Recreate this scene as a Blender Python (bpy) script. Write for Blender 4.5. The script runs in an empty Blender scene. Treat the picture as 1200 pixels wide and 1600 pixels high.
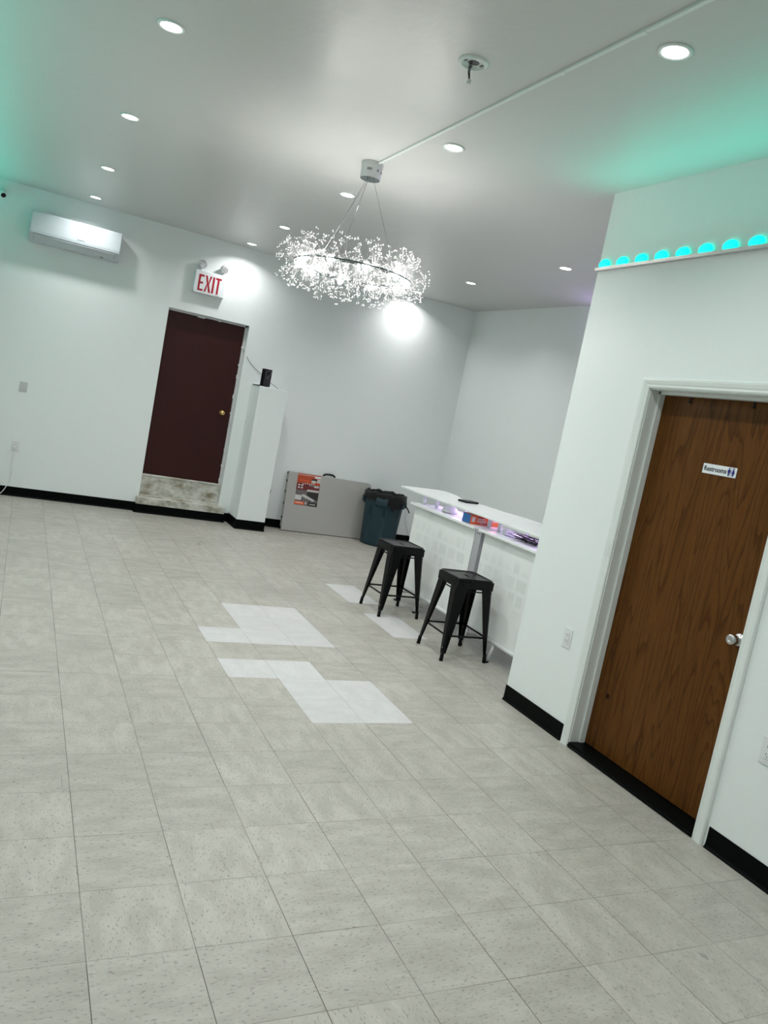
import bpy, bmesh, math, random
from mathutils import Vector, Matrix

random.seed(7)
S = bpy.context.scene
COL = S.collection
PI = math.pi

# ------------------------------------------------------------------ camera
F_PX = 1197.16
ROLL, PITCH, YAW = 0.1937, -0.1073, 0.4518
CAM = Vector((-0.3594, -2.0069, 1.6248))
fwd = Vector((math.sin(YAW)*math.cos(PITCH), math.cos(YAW)*math.cos(PITCH), math.sin(PITCH)))
rt = Vector((math.cos(YAW), -math.sin(YAW), 0))
up = rt.cross(fwd)
c_, s_ = math.cos(ROLL), math.sin(ROLL)
cx_ = c_*rt + s_*up
cy_ = -s_*rt + c_*up
cam = bpy.data.cameras.new('camera')
camo = bpy.data.objects.new('camera', cam)
COL.objects.link(camo)
M = Matrix((cx_, cy_, -fwd)).transposed().to_4x4()
M.translation = CAM
camo.matrix_world = M
cam.sensor_fit = 'VERTICAL'
cam.sensor_height = 36
cam.lens = 36*F_PX/1600
cam.shift_x = 7.594/1600
cam.shift_y = -14.53/1600
cam.clip_start = 0.05
S.camera = camo

# ------------------------------------------------------------------ world, exposure
w = bpy.data.worlds.new('world'); S.world = w; w.use_nodes = True
w.node_tree.nodes['Background'].inputs[0].default_value = (0.8, 0.9, 1, 1)
w.node_tree.nodes['Background'].inputs[1].default_value = 0.02
S.view_settings.view_transform = 'Standard'
S.view_settings.look = 'None'
S.view_settings.gamma = 1
S.view_settings.use_curve_mapping = False
S.view_settings.exposure = 0.13
DOWN_W = 8.9        # each recessed downlight
BULB_E = 128.0        # chandelier bulbs, emission strength
TEAL_W = 3.4        # teal light bars
LAV_W = 6.0          # lavender strips
LIGHT_RGB = (1.0, 0.985, 0.985)

def ceil_z(y): return 3.195 + 0.0157*y

# ------------------------------------------------------------------ helpers
def link(o): COL.objects.link(o); return o

def tag(o, label=None, cat=None, group=None, kind=None):
    if label: o['label'] = label
    if cat: o['category'] = cat
    if group: o['group'] = group
    if kind: o['kind'] = kind
    return o

def thing(name, label, cat, loc, group=None):
    o = bpy.data.objects.new(name, None); link(o)
    o.empty_display_size = 0.05
    o.location = loc
    return tag(o, label, cat, group)

def wloc(o):
    v = Vector((0, 0, 0))
    while o: v = v + o.location; o = o.parent
    return v

class MB:
    def __init__(s): s.bm = bmesh.new(); s.mi = 0
    def face(s, pts):
        vs = [s.bm.verts.new(p) for p in pts]
        f = s.bm.faces.new(vs); f.material_index = s.mi; return f
    def hull8(s, p):
        vs = [s.bm.verts.new(q) for q in p]
        for a in ((0,3,2,1),(4,5,6,7),(0,1,5,4),(1,2,6,5),(2,3,7,6),(3,0,4,7)):
            f = s.bm.faces.new([vs[i] for i in a]); f.material_index = s.mi
        return s
    def box(s, x0, x1, y0, y1, z0, z1, m=None):
        p = [Vector(q) for q in ((x0,y0,z0),(x1,y0,z0),(x1,y1,z0),(x0,y1,z0),(x0,y0,z1),(x1,y0,z1),(x1,y1,z1),(x0,y1,z1))]
        if m is not None: p = [m @ q for q in p]
        return s.hull8(p)
    def wallbox(s, x0, x1, y0, y1, z0):      # top follows the ceiling
        za, zb = ceil_z(y0)+.02, ceil_z(y1)+.02
        return s.hull8([(x0,y0,z0),(x1,y0,z0),(x1,y1,z0),(x0,y1,z0),(x0,y0,za),(x1,y0,za),(x1,y1,zb),(x0,y1,zb)])
    def cyl(s, p0, p1, r0, r1=None, n=16, cap=True):
        if r1 is None: r1 = r0
        p0, p1 = Vector(p0), Vector(p1)
        d = (p1-p0).normalized()
        a = d.orthogonal().normalized(); b = d.cross(a)
        A = [s.bm.verts.new(p0 + r0*(math.cos(2*PI*i/n)*a + math.sin(2*PI*i/n)*b)) for i in range(n)]
        B = [s.bm.verts.new(p1 + r1*(math.cos(2*PI*i/n)*a + math.sin(2*PI*i/n)*b)) for i in range(n)]
        for i in range(n):
            f = s.bm.faces.new((A[i], A[(i+1)%n], B[(i+1)%n], B[i])); f.material_index = s.mi; f.smooth = n > 6
        if cap:
            f = s.bm.faces.new(A[::-1]); f.material_index = s.mi
            f = s.bm.faces.new(B); f.material_index = s.mi
        return s
    def lathe(s, prof, c=(0,0,0), n=32, axis='Z', fn=None, capb=True, capt=True):
        c = Vector(c); rings = []
        for k, (r, z) in enumerate(prof):
            ring = []
            for i in range(n):
                t = 2*PI*i/n
                rr = r if fn is None else fn(r, t, z, k)
                if axis == 'Z': p = Vector((rr*math.cos(t), rr*math.sin(t), z))
                elif axis == 'Y': p = Vector((rr*math.cos(t), z, -rr*math.sin(t)))
                else: p = Vector((z, rr*math.cos(t), rr*math.sin(t)))
                ring.append(s.bm.verts.new(c+p))
            rings.append(ring)
        for a, b in zip(rings, rings[1:]):
            for i in range(n):
                f = s.bm.faces.new((a[i], a[(i+1)%n], b[(i+1)%n], b[i])); f.material_index = s.mi; f.smooth = True
        if capb: f = s.bm.faces.new(rings[0][::-1]); f.material_index = s.mi
        if capt: f = s.bm.faces.new(rings[-1]); f.material_index = s.mi
        return s
    def tube(s, pts, r, n=8):
        pts = [Vector(p) for p in pts]
        prev = None
        d = (pts[1]-pts[0]).normalized(); a = d.orthogonal().normalized()
        rings = []
        for i, p in enumerate(pts):
            d = (pts[min(i+1, len(pts)-1)] - pts[max(i-1, 0)]).normalized()
            a = (a - d*a.dot(d)).normalized(); b = d.cross(a)
            rings.append([s.bm.verts.new(p + r*(math.cos(2*PI*k/n)*a + math.sin(2*PI*k/n)*b)) for k in range(n)])
        for A, B in zip(rings, rings[1:]):
            for k in range(n):
                f = s.bm.faces.new((A[k], A[(k+1)%n], B[(k+1)%n], B[k])); f.material_index = s.mi; f.smooth = True
        f = s.bm.faces.new(rings[0][::-1]); f.material_index = s.mi
        f = s.bm.faces.new(rings[-1]); f.material_index = s.mi
        return s
    def prism(s, poly, ax, a0, a1):
        # poly: 2D points; ax: extrusion axis; coordinates in cyclic order of the remaining axes (x:(y,z) y:(x,z) z:(x,y))
        def P(u, v, t):
            return {'X': (t, u, v), 'Y': (u, t, v), 'Z': (u, v, t)}[ax]
        A = [s.bm.verts.new(P(u, v, a0)) for u, v in poly]
        B = [s.bm.verts.new(P(u, v, a1)) for u, v in poly]
        n = len(poly)
        for i in range(n):
            f = s.bm.faces.new((A[i], A[(i+1)%n], B[(i+1)%n], B[i])); f.material_index = s.mi
        f = s.bm.faces.new(A[::-1]); f.material_index = s.mi
        f = s.bm.faces.new(B); f.material_index = s.mi
        return s
    def sphere(s, c, r, u=16, v=10, sc=(1,1,1)):
        m = Matrix.Translation(c) @ Matrix.Diagonal((*sc, 1))
        ret = bmesh.ops.create_uvsphere(s.bm, u_segments=u, v_segments=v, radius=r, matrix=m)
        for vv in ret['verts']:
            for f in vv.link_faces: f.smooth = True; f.material_index = s.mi
        return s
    def build(s, name, mats, parent=None, bevel=0, local=False, seg=2):
        bmesh.ops.recalc_face_normals(s.bm, faces=s.bm.faces)
        if parent is not None and not local:
            bmesh.ops.translate(s.bm, verts=s.bm.verts, vec=-wloc(parent))
        me = bpy.data.meshes.new(name); s.bm.to_mesh(me); s.bm.free()
        for m in (mats if isinstance(mats, (list, tuple)) else [mats]): me.materials.append(m)
        o = bpy.data.objects.new(name, me); link(o)
        if parent is not None: o.parent = parent
        if bevel:
            b = o.modifiers.new('bevel', 'BEVEL'); b.width = bevel; b.segments = seg; b.limit_method = 'ANGLE'; b.angle_limit = math.radians(35)
        return o

def text_mesh(txt, size, bold=0.0, extrude=0.0005):
    cu = bpy.data.curves.new('txt', 'FONT'); cu.body = txt; cu.size = size; cu.offset = bold; cu.extrude = extrude
    cu.align_x = 'LEFT'; cu.resolution_u = 3
    to = bpy.data.objects.new('txt', cu); COL.objects.link(to)
    dg = bpy.context.evaluated_depsgraph_get()
    me = bpy.data.meshes.new_from_object(to.evaluated_get(dg))
    bpy.data.objects.remove(to); bpy.data.curves.remove(cu)
    return me

def add_text(txt, size, name, mat, parent, mtx, bold=0.0, width=None):
    me = text_mesh(txt, size, bold)
    xs = [v.co.x for v in me.vertices]
    if width: me.transform(Matrix.Diagonal((width/(max(xs)-min(xs)), 1, 1, 1)))
    me.transform(mtx); me.transform(Matrix.Translation(-wloc(parent)))
    me.materials.clear(); me.materials.append(mat); me.name = name
    o = bpy.data.objects.new(name, me); link(o); o.parent = parent
    return o

def copy_tree(o, parent=None):
    c = o.copy(); link(c)
    if parent is not None: c.parent = parent
    for ch in list(o.children): copy_tree(ch, c)
    return c

# ------------------------------------------------------------------ materials
class NT:
    def __init__(s, name):
        s.m = bpy.data.materials.new(name); s.m.use_nodes = True
        s.t = s.m.node_tree; s.b = s.t.nodes['Principled BSDF']; s.out = s.t.nodes['Material Output']
    def n(s, typ, **k):
        nd = s.t.nodes.new(typ)
        for a, v in k.items(): setattr(nd, a, v)
        return nd
    def l(s, a, b): s.t.links.new(a, b)
    def math(s, op, a, b=None, c=None):
        nd = s.n('ShaderNodeMath', operation=op)
        for i, v in enumerate((a, b, c)):
            if v is None: continue
            if isinstance(v, (int, float)): nd.inputs[i].default_value = v
            else: s.l(v, nd.inputs[i])
        return nd.outputs[0]
    def mix(s, fac, a, b, blend='MIX'):
        nd = s.n('ShaderNodeMix', data_type='RGBA', blend_type=blend)
        for i, v in ((0, fac), (6, a), (7, b)):
            if isinstance(v, (int, float)): nd.inputs[i].default_value = v
            elif isinstance(v, tuple): nd.inputs[i].default_value = (*v, 1)
            else: s.l(v, nd.inputs[i])
        return nd.outputs[2]
    def noise(s, vec, scale, detail=3, rough=.55, dist=0):
        nd = s.n('ShaderNodeTexNoise'); nd.inputs['Scale'].default_value = scale
        nd.inputs['Detail'].default_value = detail; nd.inputs['Roughness'].default_value = rough; nd.inputs['Distortion'].default_value = dist
        if vec is not None: s.l(vec, nd.inputs['Vector'])
        return nd.outputs[0]
    def ramp(s, fac, stops):
        nd = s.n('ShaderNodeValToRGB'); s.l(fac, nd.inputs[0])
        e = nd.color_ramp.elements
        while len(e) < len(stops): e.new(.5)
        for el, (p, c) in zip(e, stops): el.position = p; el.color = (*c, 1) if len(c) == 3 else c
        return nd.outputs[0]
    def scale(s, vec, sc):
        nd = s.n('ShaderNodeMapping'); s.l(vec, nd.inputs[0]); nd.inputs['Scale'].default_value = sc
        return nd.outputs[0]
    def obj(s): return s.n('ShaderNodeTexCoord').outputs['Object']
    def set(s, col=None, rough=.5, metal=0, bump=None, spec=.5, bstr=.1, bdist=.01):
        if col is not None:
            if isinstance(col, tuple): s.b.inputs['Base Color'].default_value = (*col, 1)
            else: s.l(col, s.b.inputs['Base Color'])
        if isinstance(rough, (int, float)): s.b.inputs['Roughness'].default_value = rough
        else: s.l(rough, s.b.inputs['Roughness'])
        s.b.inputs['Metallic'].default_value = metal
        s.b.inputs['Specular IOR Level'].default_value = spec
        if bump is not None:
            bp = s.n('ShaderNodeBump'); bp.inputs['Strength'].default_value = bstr; bp.inputs['Distance'].default_value = bdist
            s.l(bump, bp.inputs['Height']); s.l(bp.outputs[0], s.b.inputs['Normal'])
        return s.m

def simple(name, col, rough=.5, metal=0, spec=.5, var=.06, scale=6):
    t = NT(name)
    nz = t.noise(t.obj(), scale)
    c2 = tuple(max(0, c*(1-var*3)) for c in col)
    col_ = t.mix(t.math('MULTIPLY', nz, .6), col, c2)
    return t.set(col_, rough, metal, spec=spec)

def emis(name, col, strength):
    t = NT(name)
    t.b.inputs['Base Color'].default_value = (*col, 1)
    t.b.inputs['Emission Color'].default_value = (*col, 1)
    t.b.inputs['Emission Strength'].default_value = strength
    return t.m

def mat_wall(name, col, rough=.5, smudge=.10, bstr=.08):
    t = NT(name); o = t.obj()
    a = t.noise(o, 1.3, 4); b = t.noise(o, 5.0, 6, .7)
    sm = t.ramp(b, [(.56, (0, 0, 0)), (.78, (1, 1, 1))])
    c = t.mix(t.math('MULTIPLY', a, .12), col, tuple(q*.93 for q in col))
    c = t.mix(t.math('MULTIPLY', sm, smudge), c, tuple(q*.72 for q in col))
    return t.set(c, rough, bump=t.noise(o, 7, 5), bstr=bstr, bdist=.02)

PAINT = mat_wall('wall_paint', (.835, .880, .875), .42)
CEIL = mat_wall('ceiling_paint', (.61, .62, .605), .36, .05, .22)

def mat_tile(name, light, dark, fleck, yel=.5, patch=False):
    t = NT(name); o = t.obj(); T = .3048
    sep = t.n('ShaderNodeSeparateXYZ'); t.l(o, sep.inputs[0])
    u = t.math('DIVIDE', sep.outputs[0], T); v = t.math('DIVIDE', sep.outputs[1], T)
    fu = t.math('FRACT', u); fv = t.math('FRACT', v)
    iu = t.math('FLOOR', u); iv = t.math('FLOOR', v)
    cb = t.n('ShaderNodeCombineXYZ'); t.l(iu, cb.inputs[0]); t.l(iv, cb.inputs[1])
    wn = t.n('ShaderNodeTexWhiteNoise', noise_dimensions='3D'); t.l(cb.outputs[0], wn.inputs['Vector'])
    rnd = wn.outputs['Value']
    # per-tile offset and grain direction
    off = t.n('ShaderNodeVectorMath', operation='MULTIPLY_ADD')
    t.l(wn.outputs['Color'], off.inputs[0]); off.inputs[1].default_value = (9, 9, 0); t.l(o, off.inputs[2])
    pa = t.scale(off.outputs[0], (1, .38, 1)); pb = t.scale(off.outputs[0], (.38, 1, 1))
    sel = t.math('GREATER_THAN', rnd, .5)
    def both(scale, detail, rough=.6):
        na = t.noise(pa, scale, detail, rough); nb = t.noise(pb, scale, detail, rough)
        return t.math('ADD', t.math('MULTIPLY', na, sel), t.math('MULTIPLY', nb, t.math('SUBTRACT', 1, sel)))
    cloud = both(14, 4, .6)
    fl = both(150, 3, .55)
    fl2 = both(60, 3, .6)
    base = t.mix(t.ramp(cloud, [(.36, (0, 0, 0)), (.62, (1, 1, 1))]), light, dark)
    base = t.mix(t.math('MULTIPLY', t.ramp(t.noise(o, .75, 4, .6), [(.42, (0, 0, 0)), (.7, (1, 1, 1))]), .35), base, tuple(q*.86 for q in dark))
    base = t.mix(t.math('MULTIPLY', t.ramp(fl2, [(.58, (0, 0, 0)), (.66, (1, 1, 1))]), .30), base, tuple(min(1, q*1.12) for q in light))
    base = t.mix(t.math('MULTIPLY', t.ramp(fl, [(.585, (0, 0, 0)), (.66, (1, 1, 1))]), .62 if not patch else .25), base, fleck)
    # per tile tone
    tone = t.math('ADD', .93 if not patch else .97, t.math('MULTIPLY', rnd, .10 if not patch else .05))
    tn = t.n('ShaderNodeVectorMath', operation='SCALE'); t.l(base, tn.inputs[0]); t.l(tone, tn.inputs['Scale'])
    base = tn.outputs[0]
    # seams: along depth strong, across weaker and broken
    def seam(f, wdt):
        d = t.math('MINIMUM', f, t.math('SUBTRACT', 1, f))
        return t.math('LESS_THAN', d, wdt)
    br = t.noise(o, 2.2, 3)
    brk = t.ramp(br, [(.38, (.25, .25, .25)), (.6, (1, 1, 1))])
    sx = t.math('MULTIPLY', seam(fu, .0050), t.math('ADD', .35, t.math('MULTIPLY', brk, .6)))
    sy = t.math('MULTIPLY', seam(fv, .0042), t.math('MULTIPLY', brk, .72))
    sm = t.math('MAXIMUM', sx, sy)
    if patch: sm = t.math('MULTIPLY', sm, .45)
    col = t.mix(sm, base, (.09, .08, .06))
    # scuffs
    sc = t.noise(t.scale(o, (1, .12, 1)), 26, 2, .5, 1.2)
    col = t.mix(t.math('MULTIPLY', t.ramp(sc, [(.735, (0, 0, 0)), (.76, (1, 1, 1))]), .35), col, (.12, .12, .11))
    rg = t.math('ADD', .30, t.math('MULTIPLY', t.noise(o, 4, 4), .28))
    return t.set(col, rg, spec=.45, bump=t.math('SUBTRACT', t.math('MULTIPLY', t.noise(o, 3, 2), .6), sm), bstr=.12, bdist=.004)

TILE = mat_tile('old_vinyl_tile', (.475, .46, .41), (.385, .37, .325), (.15, .14, .12))
TILE2 = mat_tile('replacement_vinyl_tile', (.60, .60, .595), (.55, .55, .545), (.42, .41, .38), patch=True)

BLACKBASE = simple('black_vinyl_base', (.0015, .0025, .0025), .45, spec=.06)
TRIM = mat_wall('trim_gloss_paint', (.77, .815, .79), .28, .40)
MAROON = None
t = NT('maroon_door_paint'); o_ = t.obj()
MAROON = t.set(t.mix(t.math('MULTIPLY', t.noise(t.scale(o_, (3, 3, .8)), 3, 4), .5), (.040, .0085, .0080), (.024, .006, .006)), .42, spec=.22,
               bump=t.noise(o_, 25, 3), bstr=.05)
t = NT('stained_concrete'); o_ = t.obj()
n1 = t.noise(t.scale(o_, (1, 1, 1.5)), 5, 6, .7); n2 = t.noise(o_, 22, 6, .8)
sp = t.n('ShaderNodeSeparateXYZ'); t.l(o_, sp.inputs[0])
cc = t.mix(t.ramp(n1, [(.42, (0, 0, 0)), (.66, (1, 1, 1))]), (.62, .62, .57), (.22, .19, .12))
cc = t.mix(t.ramp(n2, [(.60, (0, 0, 0)), (.72, (.8, .8, .8))]), cc, (.12, .11, .09))
CONC = t.set(cc, .8, bump=n2, bstr=.4, bdist=.004)
t = NT('oak_door_laminate'); o_ = t.obj()
g0 = t.noise(t.scale(o_, (1, 2.6, .21)), 1.55, 2, .45, .25)
wob = t.noise(t.scale(o_, (1, 1, .12)), 16, 3, .6)
fr = t.math('FRACT', t.math('ADD', t.math('MULTIPLY', g0, 24), t.math('MULTIPLY', wob, 1.1)))
g1 = t.noise(t.scale(o_, (1, 1, .075)), 95, 5, .75, .2)
g2 = t.noise(t.scale(o_, (1, 1, .05)), 11, 3, .6, .3)
cc = t.mix(g2, (.066, .022, .0035), (.160, .064, .013))
cc = t.mix(t.math('MULTIPLY', t.ramp(fr, [(.0, (1, 1, 1)), (.10, (.7, .7, .7)), (.34, (0, 0, 0))]), .62), cc, (.034, .011, .0028))
cc = t.mix(t.math('MULTIPLY', t.ramp(g1, [(.52, (0, 0, 0)), (.66, (1, 1, 1))]), .55), cc, (.038, .013, .0033))
cc = t.mix(t.math('MULTIPLY', t.ramp(g1, [(.30, (1, 1, 1)), (.42, (0, 0, 0))]), .40), cc, (.20, .090, .024))
OAK = t.set(cc, .42, spec=.10, bump=g1, bstr=.06, bdist=.002)

WHITEPL = simple('white_plastic', (.80, .82, .82), .30)
ACPL = simple('glossy_white_plastic', (.58, .64, .67), .14)
SWITCH = simple('grey_white_plate', (.60, .61, .62), .4)
DARK = simple('dark_slot', (.01, .01, .01), .5)
BLACKMETAL = NT('black_painted_steel')
nz = BLACKMETAL.noise(BLACKMETAL.obj(), 18, 4)
BLACKMETAL = BLACKMETAL.set((.0012, .0014, .0020), BLACKMETAL.math('ADD', .18, BLACKMETAL.math('MULTIPLY', nz, .25)), 0, spec=.20)
RUBBER = simple('black_rubber', (.003, .003, .003), .7, spec=.2)
CHROME = simple('satin_steel', (.62, .62, .61), .24, 1)
BRASS = simple('brass', (.75, .52, .20), .25, 1)
RED = simple('exit_red', (.42, .008, .025), .4)
SIGNWHITE = simple('sign_white', (.86, .90, .92), .35)
LENSG = NT('lamp_lens'); v_ = LENSG.n('ShaderNodeTexVoronoi'); v_.inputs['Scale'].default_value = 70; LENSG.l(LENSG.obj(), v_.inputs['Vector'])
LENSG = LENSG.set(LENSG.ramp(v_.outputs['Distance'], [(.1, (.25, .26, .26)), (.6, (.8, .82, .82))]), .12, .7, bump=v_.outputs['Distance'], bstr=.6, bdist=.003)
GREYTAB = simple('grey_table_plastic', (.44, .435, .41), .55, var=.03)
TABEDGE = simple('table_hardware', (.10, .10, .10), .5, .3)
BIN = simple('teal_grey_bin_plastic', (.022, .050, .064), .5, spec=.25, var=.1, scale=9)
BIND = simple('bin_groove', (.016, .036, .045), .6)
t = NT('black_bag_film'); o_ = t.obj()
BAG = t.set((.002, .002, .0025), .25, spec=.3, bump=t.noise(o_, 28, 4, .7, 1.0), bstr=.9, bdist=.02)
BARWHITE = simple('white_bar_board', (.90, .93, .92), .22, var=.02)
BARMETAL = simple('pale_bar_metal', (.60, .60, .64), .35, .4, var=.05)
BARTUBE = simple('white_bar_tube', (.78, .79, .80), .3)
# bar front: white panel printed with faint woven rectangles
t = NT('bar_front_print'); o_ = t.obj()
sp = t.n('ShaderNodeSeparateXYZ'); t.l(o_, sp.inputs[0])
cb = t.n('ShaderNodeCombineXYZ'); t.l(sp.outputs[1], cb.inputs[0]); t.l(sp.outputs[2], cb.inputs[1])
bt = t.n('ShaderNodeTexBrick'); t.l(cb.outputs[0], bt.inputs['Vector'])
bt.inputs['Scale'].default_value = 1; bt.inputs['Brick Width'].default_value = .15; bt.inputs['Row Height'].default_value = .115
bt.inputs['Mortar Size'].default_value = .018; bt.inputs['Mortar Smooth'].default_value = .25; bt.offset = .35; bt.squash = .7
bt.inputs['Color1'].default_value = (.3, .3, .3, 1); bt.inputs['Color2'].default_value = (1, 1, 1, 1); bt.inputs['Mortar'].default_value = (0, 0, 0, 1)
vo = t.noise(t.scale(o_, (1, 1, 1.6)), 190, 2)
pat = t.math('MULTIPLY', bt.outputs[0], t.ramp(vo, [(.42, (.25, .25, .25)), (.55, (1, 1, 1))]))
pat = t.math('MULTIPLY', pat, t.ramp(t.noise(o_, 3.1, 2), [(.47, (0, 0, 0)), (.60, (1, 1, 1))]))
BARFRONT = t.set(t.mix(t.math('MULTIPLY', pat, .38), (.88, .90, .89), (.50, .52, .51)), .4)
CRYSTAL = NT('crystal_bead')
CRYSTAL.b.inputs['Transmission Weight'].default_value = .12
CRYSTAL.b.inputs['IOR'].default_value = 1.5
CRYSTAL = CRYSTAL.set((.95, .93, .95), .18)
STEM = simple('fine_steel_stem', (.45, .44, .45), .4, .3)
CANW = simple('brushed_canopy', (.62, .62, .62), .35, .5)
MIRR = simple('dark_mirror_metal', (.17, .20, .20), .12, .9)
BLK = simple('black_plastic', (.003, .004, .004), .35, spec=.25)
GREYMARK = simple('grey_mark', (.28, .30, .30), .4)
LENSW = emis('downlight_diffuser', (.97, 1.0, .97), 9.0)
BULBM = emis('bulb_glow', (1.0, .985, .94), BULB_E)
TEALM = emis('teal_led_glow', (0.0, .93, .70), 1.25)
LAVM = emis('lavender_led', (.75, .55, 1.0), 3.0)
ALU = simple('aluminium_channel', (.55, .56, .55), .4, .5)
KNOT = simple('dark_knot', (.012, .004, .0015), .6, spec=.1)
ORANGE = simple('orange_print', (.85, .13, .03), .45)
ORANGE2 = simple('faded_orange_print', (.62, .16, .05), .5)
BLUE = simple('blue_print', (.02, .13, .35), .45)
NAVY = simple('navy_ink', (.01, .01, .22), .5)
INK = simple('black_ink', (.01, .012, .012), .5)
LABGREY = simple('label_photo_grey', (.16, .14, .14), .5)
LABDARK = simple('label_dark', (.025, .022, .022), .5)
LABRED = simple('label_dark_red', (.16, .02, .02), .5)
LABORG = simple('label_orange', (.50, .07, .02), .5)
LABLITE = simple('label_pale', (.62, .60, .58), .5)

# ------------------------------------------------------------------ setting
XL, XR, XF, YB, YF = -1.30, 2.69, 5.06, 7.33, -4.9
YC = 1.89            # end of the restroom block

# floor (one object, tile cells; the newer pale tiles are faces of their own)
T = .3048
pale = {(b, a) for b in (3, 4, 5) for a in (9,)} | {(4, 10), (5, 10), (4, 11), (5, 11)} | {(3, 7), (4, 7)} | {(4, 6), (5, 6), (4, 5), (5, 5)}
pale |= {(8, 13), (8, 14), (8, 10), (8, 11)}
bm = bmesh.new()
i0, i1, j0, j1 = -5, 17, -17, 25
G = {(i, j): bm.verts.new((i*T, j*T, 0)) for i in range(i0, i1+1) for j in range(j0, j1+1)}
for i in range(i0, i1):
    for j in range(j0, j1):
        f = bm.faces.new((G[i, j], G[i+1, j], G[i+1, j+1], G[i, j+1]))
        f.material_index = 1 if (i, j) in pale else 0
me = bpy.data.meshes.new('floor'); bm.to_mesh(me); bm.free()
me.materials.append(TILE); me.materials.append(TILE2)
fl = link(bpy.data.objects.new('floor', me)); tag(fl, kind='structure')

b = MB(); b.hull8([(-1.5, -5.1, ceil_z(-5.1)), (5.3, -5.1, ceil_z(-5.1)), (5.3, 7.7, ceil_z(7.7)), (-1.5, 7.7, ceil_z(7.7)),
                   (-1.5, -5.1, 3.5), (5.3, -5.1, 3.5), (5.3, 7.7, 3.5), (-1.5, 7.7, 3.5)])
tag(b.build('ceiling', CEIL), kind='structure')
# exit wall with its raised door opening
DX0, DX1, DZ0, DZ1 = 1.035, 2.0, .19, 2.42
b = MB(); b.wallbox(XL-.1, DX0, YB, YB+.26, 0); b.wallbox(DX1, XF+.1, YB, YB+.26, 0); b.wallbox(DX0, DX1, YB, YB+.26, DZ1)
b.box(DX0, DX1, YB, YB+.26, 0, DZ0-.02)
tag(b.build('wall_back', PAINT), kind='structure')
b = MB(); b.wallbox(XL-.12, XL, YF, YB, 0); tag(b.build('wall_left', PAINT), kind='structure')
b = MB(); b.wallbox(XL-.1, XR, YF-.12, YF, 0); tag(b.build('wall_front', PAINT), kind='structure')
b = MB(); b.wallbox(XF, XF+.12, YC-.12, YB, 0); tag(b.build('wall_alcove', PAINT), kind='structure')
# restroom wall with door opening
OY0, OY1, OZ = .30, 1.235, 2.075
b = MB(); b.wallbox(XR, XR+.14, YF, OY0, 0); b.wallbox(XR, XR+.14, OY1, YC, 0); b.wallbox(XR, XR+.14, OY0, OY1, OZ)
tag(b.build('wall_right', PAINT), kind='structure')
b = MB(); b.wallbox(XR+.14, XF, YC-.12, YC, 0); tag(b.build('wall_corner', PAINT), kind='structure')

# pillar standing against the exit wall
PX0, PX1, PY, PZ = 2.14, 2.495, 6.915, 1.735
b = MB(); b.box(PX0, PX1, PY, YB, 0, PZ)
tag(b.build('wall_pillar', PAINT, bevel=.006), kind='structure')

# baseboards: black vinyl cove base
def cove(b, p0, p1, n, h=.10):
    # p0,p1 floor points along the wall, n = unit normal into the room
    p0, p1, n = Vector(p0), Vector(p1), Vector(n)
    prof = [(0, 0), (.014, 0), (.013, .004), (.006, .014), (.004, .03), (.004, h), (0, h)]
    A = [b.bm.verts.new(p0 + n*u + Vector((0, 0, v))) for u, v in prof]
    B = [b.bm.verts.new(p1 + n*u + Vector((0, 0, v))) for u, v in prof]
    k = len(prof)
    for i in range(k): b.bm.faces.new((A[i], A[(i+1)%k], B[(i+1)%k], B[i]))
    b.bm.faces.new(A[::-1]); b.bm.faces.new(B)
SX0, SX1, SY = 1.0, 2.065, 7.225     # concrete step
b = MB(); cove(b, (XL, YB, 0), (SX0, YB, 0), (0, -1, 0), .105); cove(b, (SX1, YB, 0), (PX0, YB, 0), (0, -1, 0), .105); cove(b, (PX1, YB, 0), (XF, YB, 0), (0, -1, 0), .105)
cove(b, (SX0-.002, SY, 0), (SX1+.002, SY, 0), (0, -1, 0), .105); cove(b, (SX0, YB, 0), (SX0, SY, 0), (-1, 0, 0), .105); cove(b, (SX1, SY, 0), (SX1, YB, 0), (1, 0, 0), .105)
cove(b, (PX0, PY, 0), (PX0, YB, 0), (-1, 0, 0), .115); cove(b, (PX0-.004, PY, 0), (PX1+.004, PY, 0), (0, -1, 0), .115); cove(b, (PX1, PY, 0), (PX1, YB, 0), (1, 0, 0), .115)
tag(b.build('baseboard_back', BLACKBASE), kind='structure')
b = MB(); cove(b, (XL, YF, 0), (XL, YB, 0), (1, 0, 0)); tag(b.build('baseboard_left', BLACKBASE), kind='structure')
b = MB(); cove(b, (XF, YC, 0), (XF, YB, 0), (-1, 0, 0)); tag(b.build('baseboard_alcove', BLACKBASE), kind='structure')
b = MB(); cove(b, (XR, OY1+.065, 0), (XR, YC+.004, 0), (-1, 0, 0)); cove(b, (XR, YF, 0), (XR, OY0-.065, 0), (-1, 0, 0))
cove(b, (XR, YC, 0), (XF, YC, 0), (0, 1, 0))
tag(b.build('baseboard_right', BLACKBASE), kind='structure')

# concrete step and riser under the exit door
b = MB(); b.box(SX0+.005, SX1-.005, SY, YB+.02, 0, .185); b.box(DX0+.002, DX1-.002, YB, YB+.24, .13, .20)
b.box(DX0+.002, DX1-.002, YB+.055, YB+.24, .18, .435)
b.box(DX0+.004, DX1-.004, YB+.045, YB+.24, .425, .447)
tag(b.build('trim_1', CONC, bevel=.007, seg=3), kind='structure')
# steel frame of the exit door
b = MB(); b.mi = 0
b.box(DX0, DX0+.012, YB+.075, YB+.25, .447, DZ1); b.box(DX1-.03, DX1, YB+.075, YB+.25, .447, DZ1); b.box(DX0, DX1, YB+.075, YB+.25, DZ1-.022, DZ1)
tag(b.build('trim_2', SWITCH, bevel=.002), kind='structure')
for i in range(5):
    pass

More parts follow.
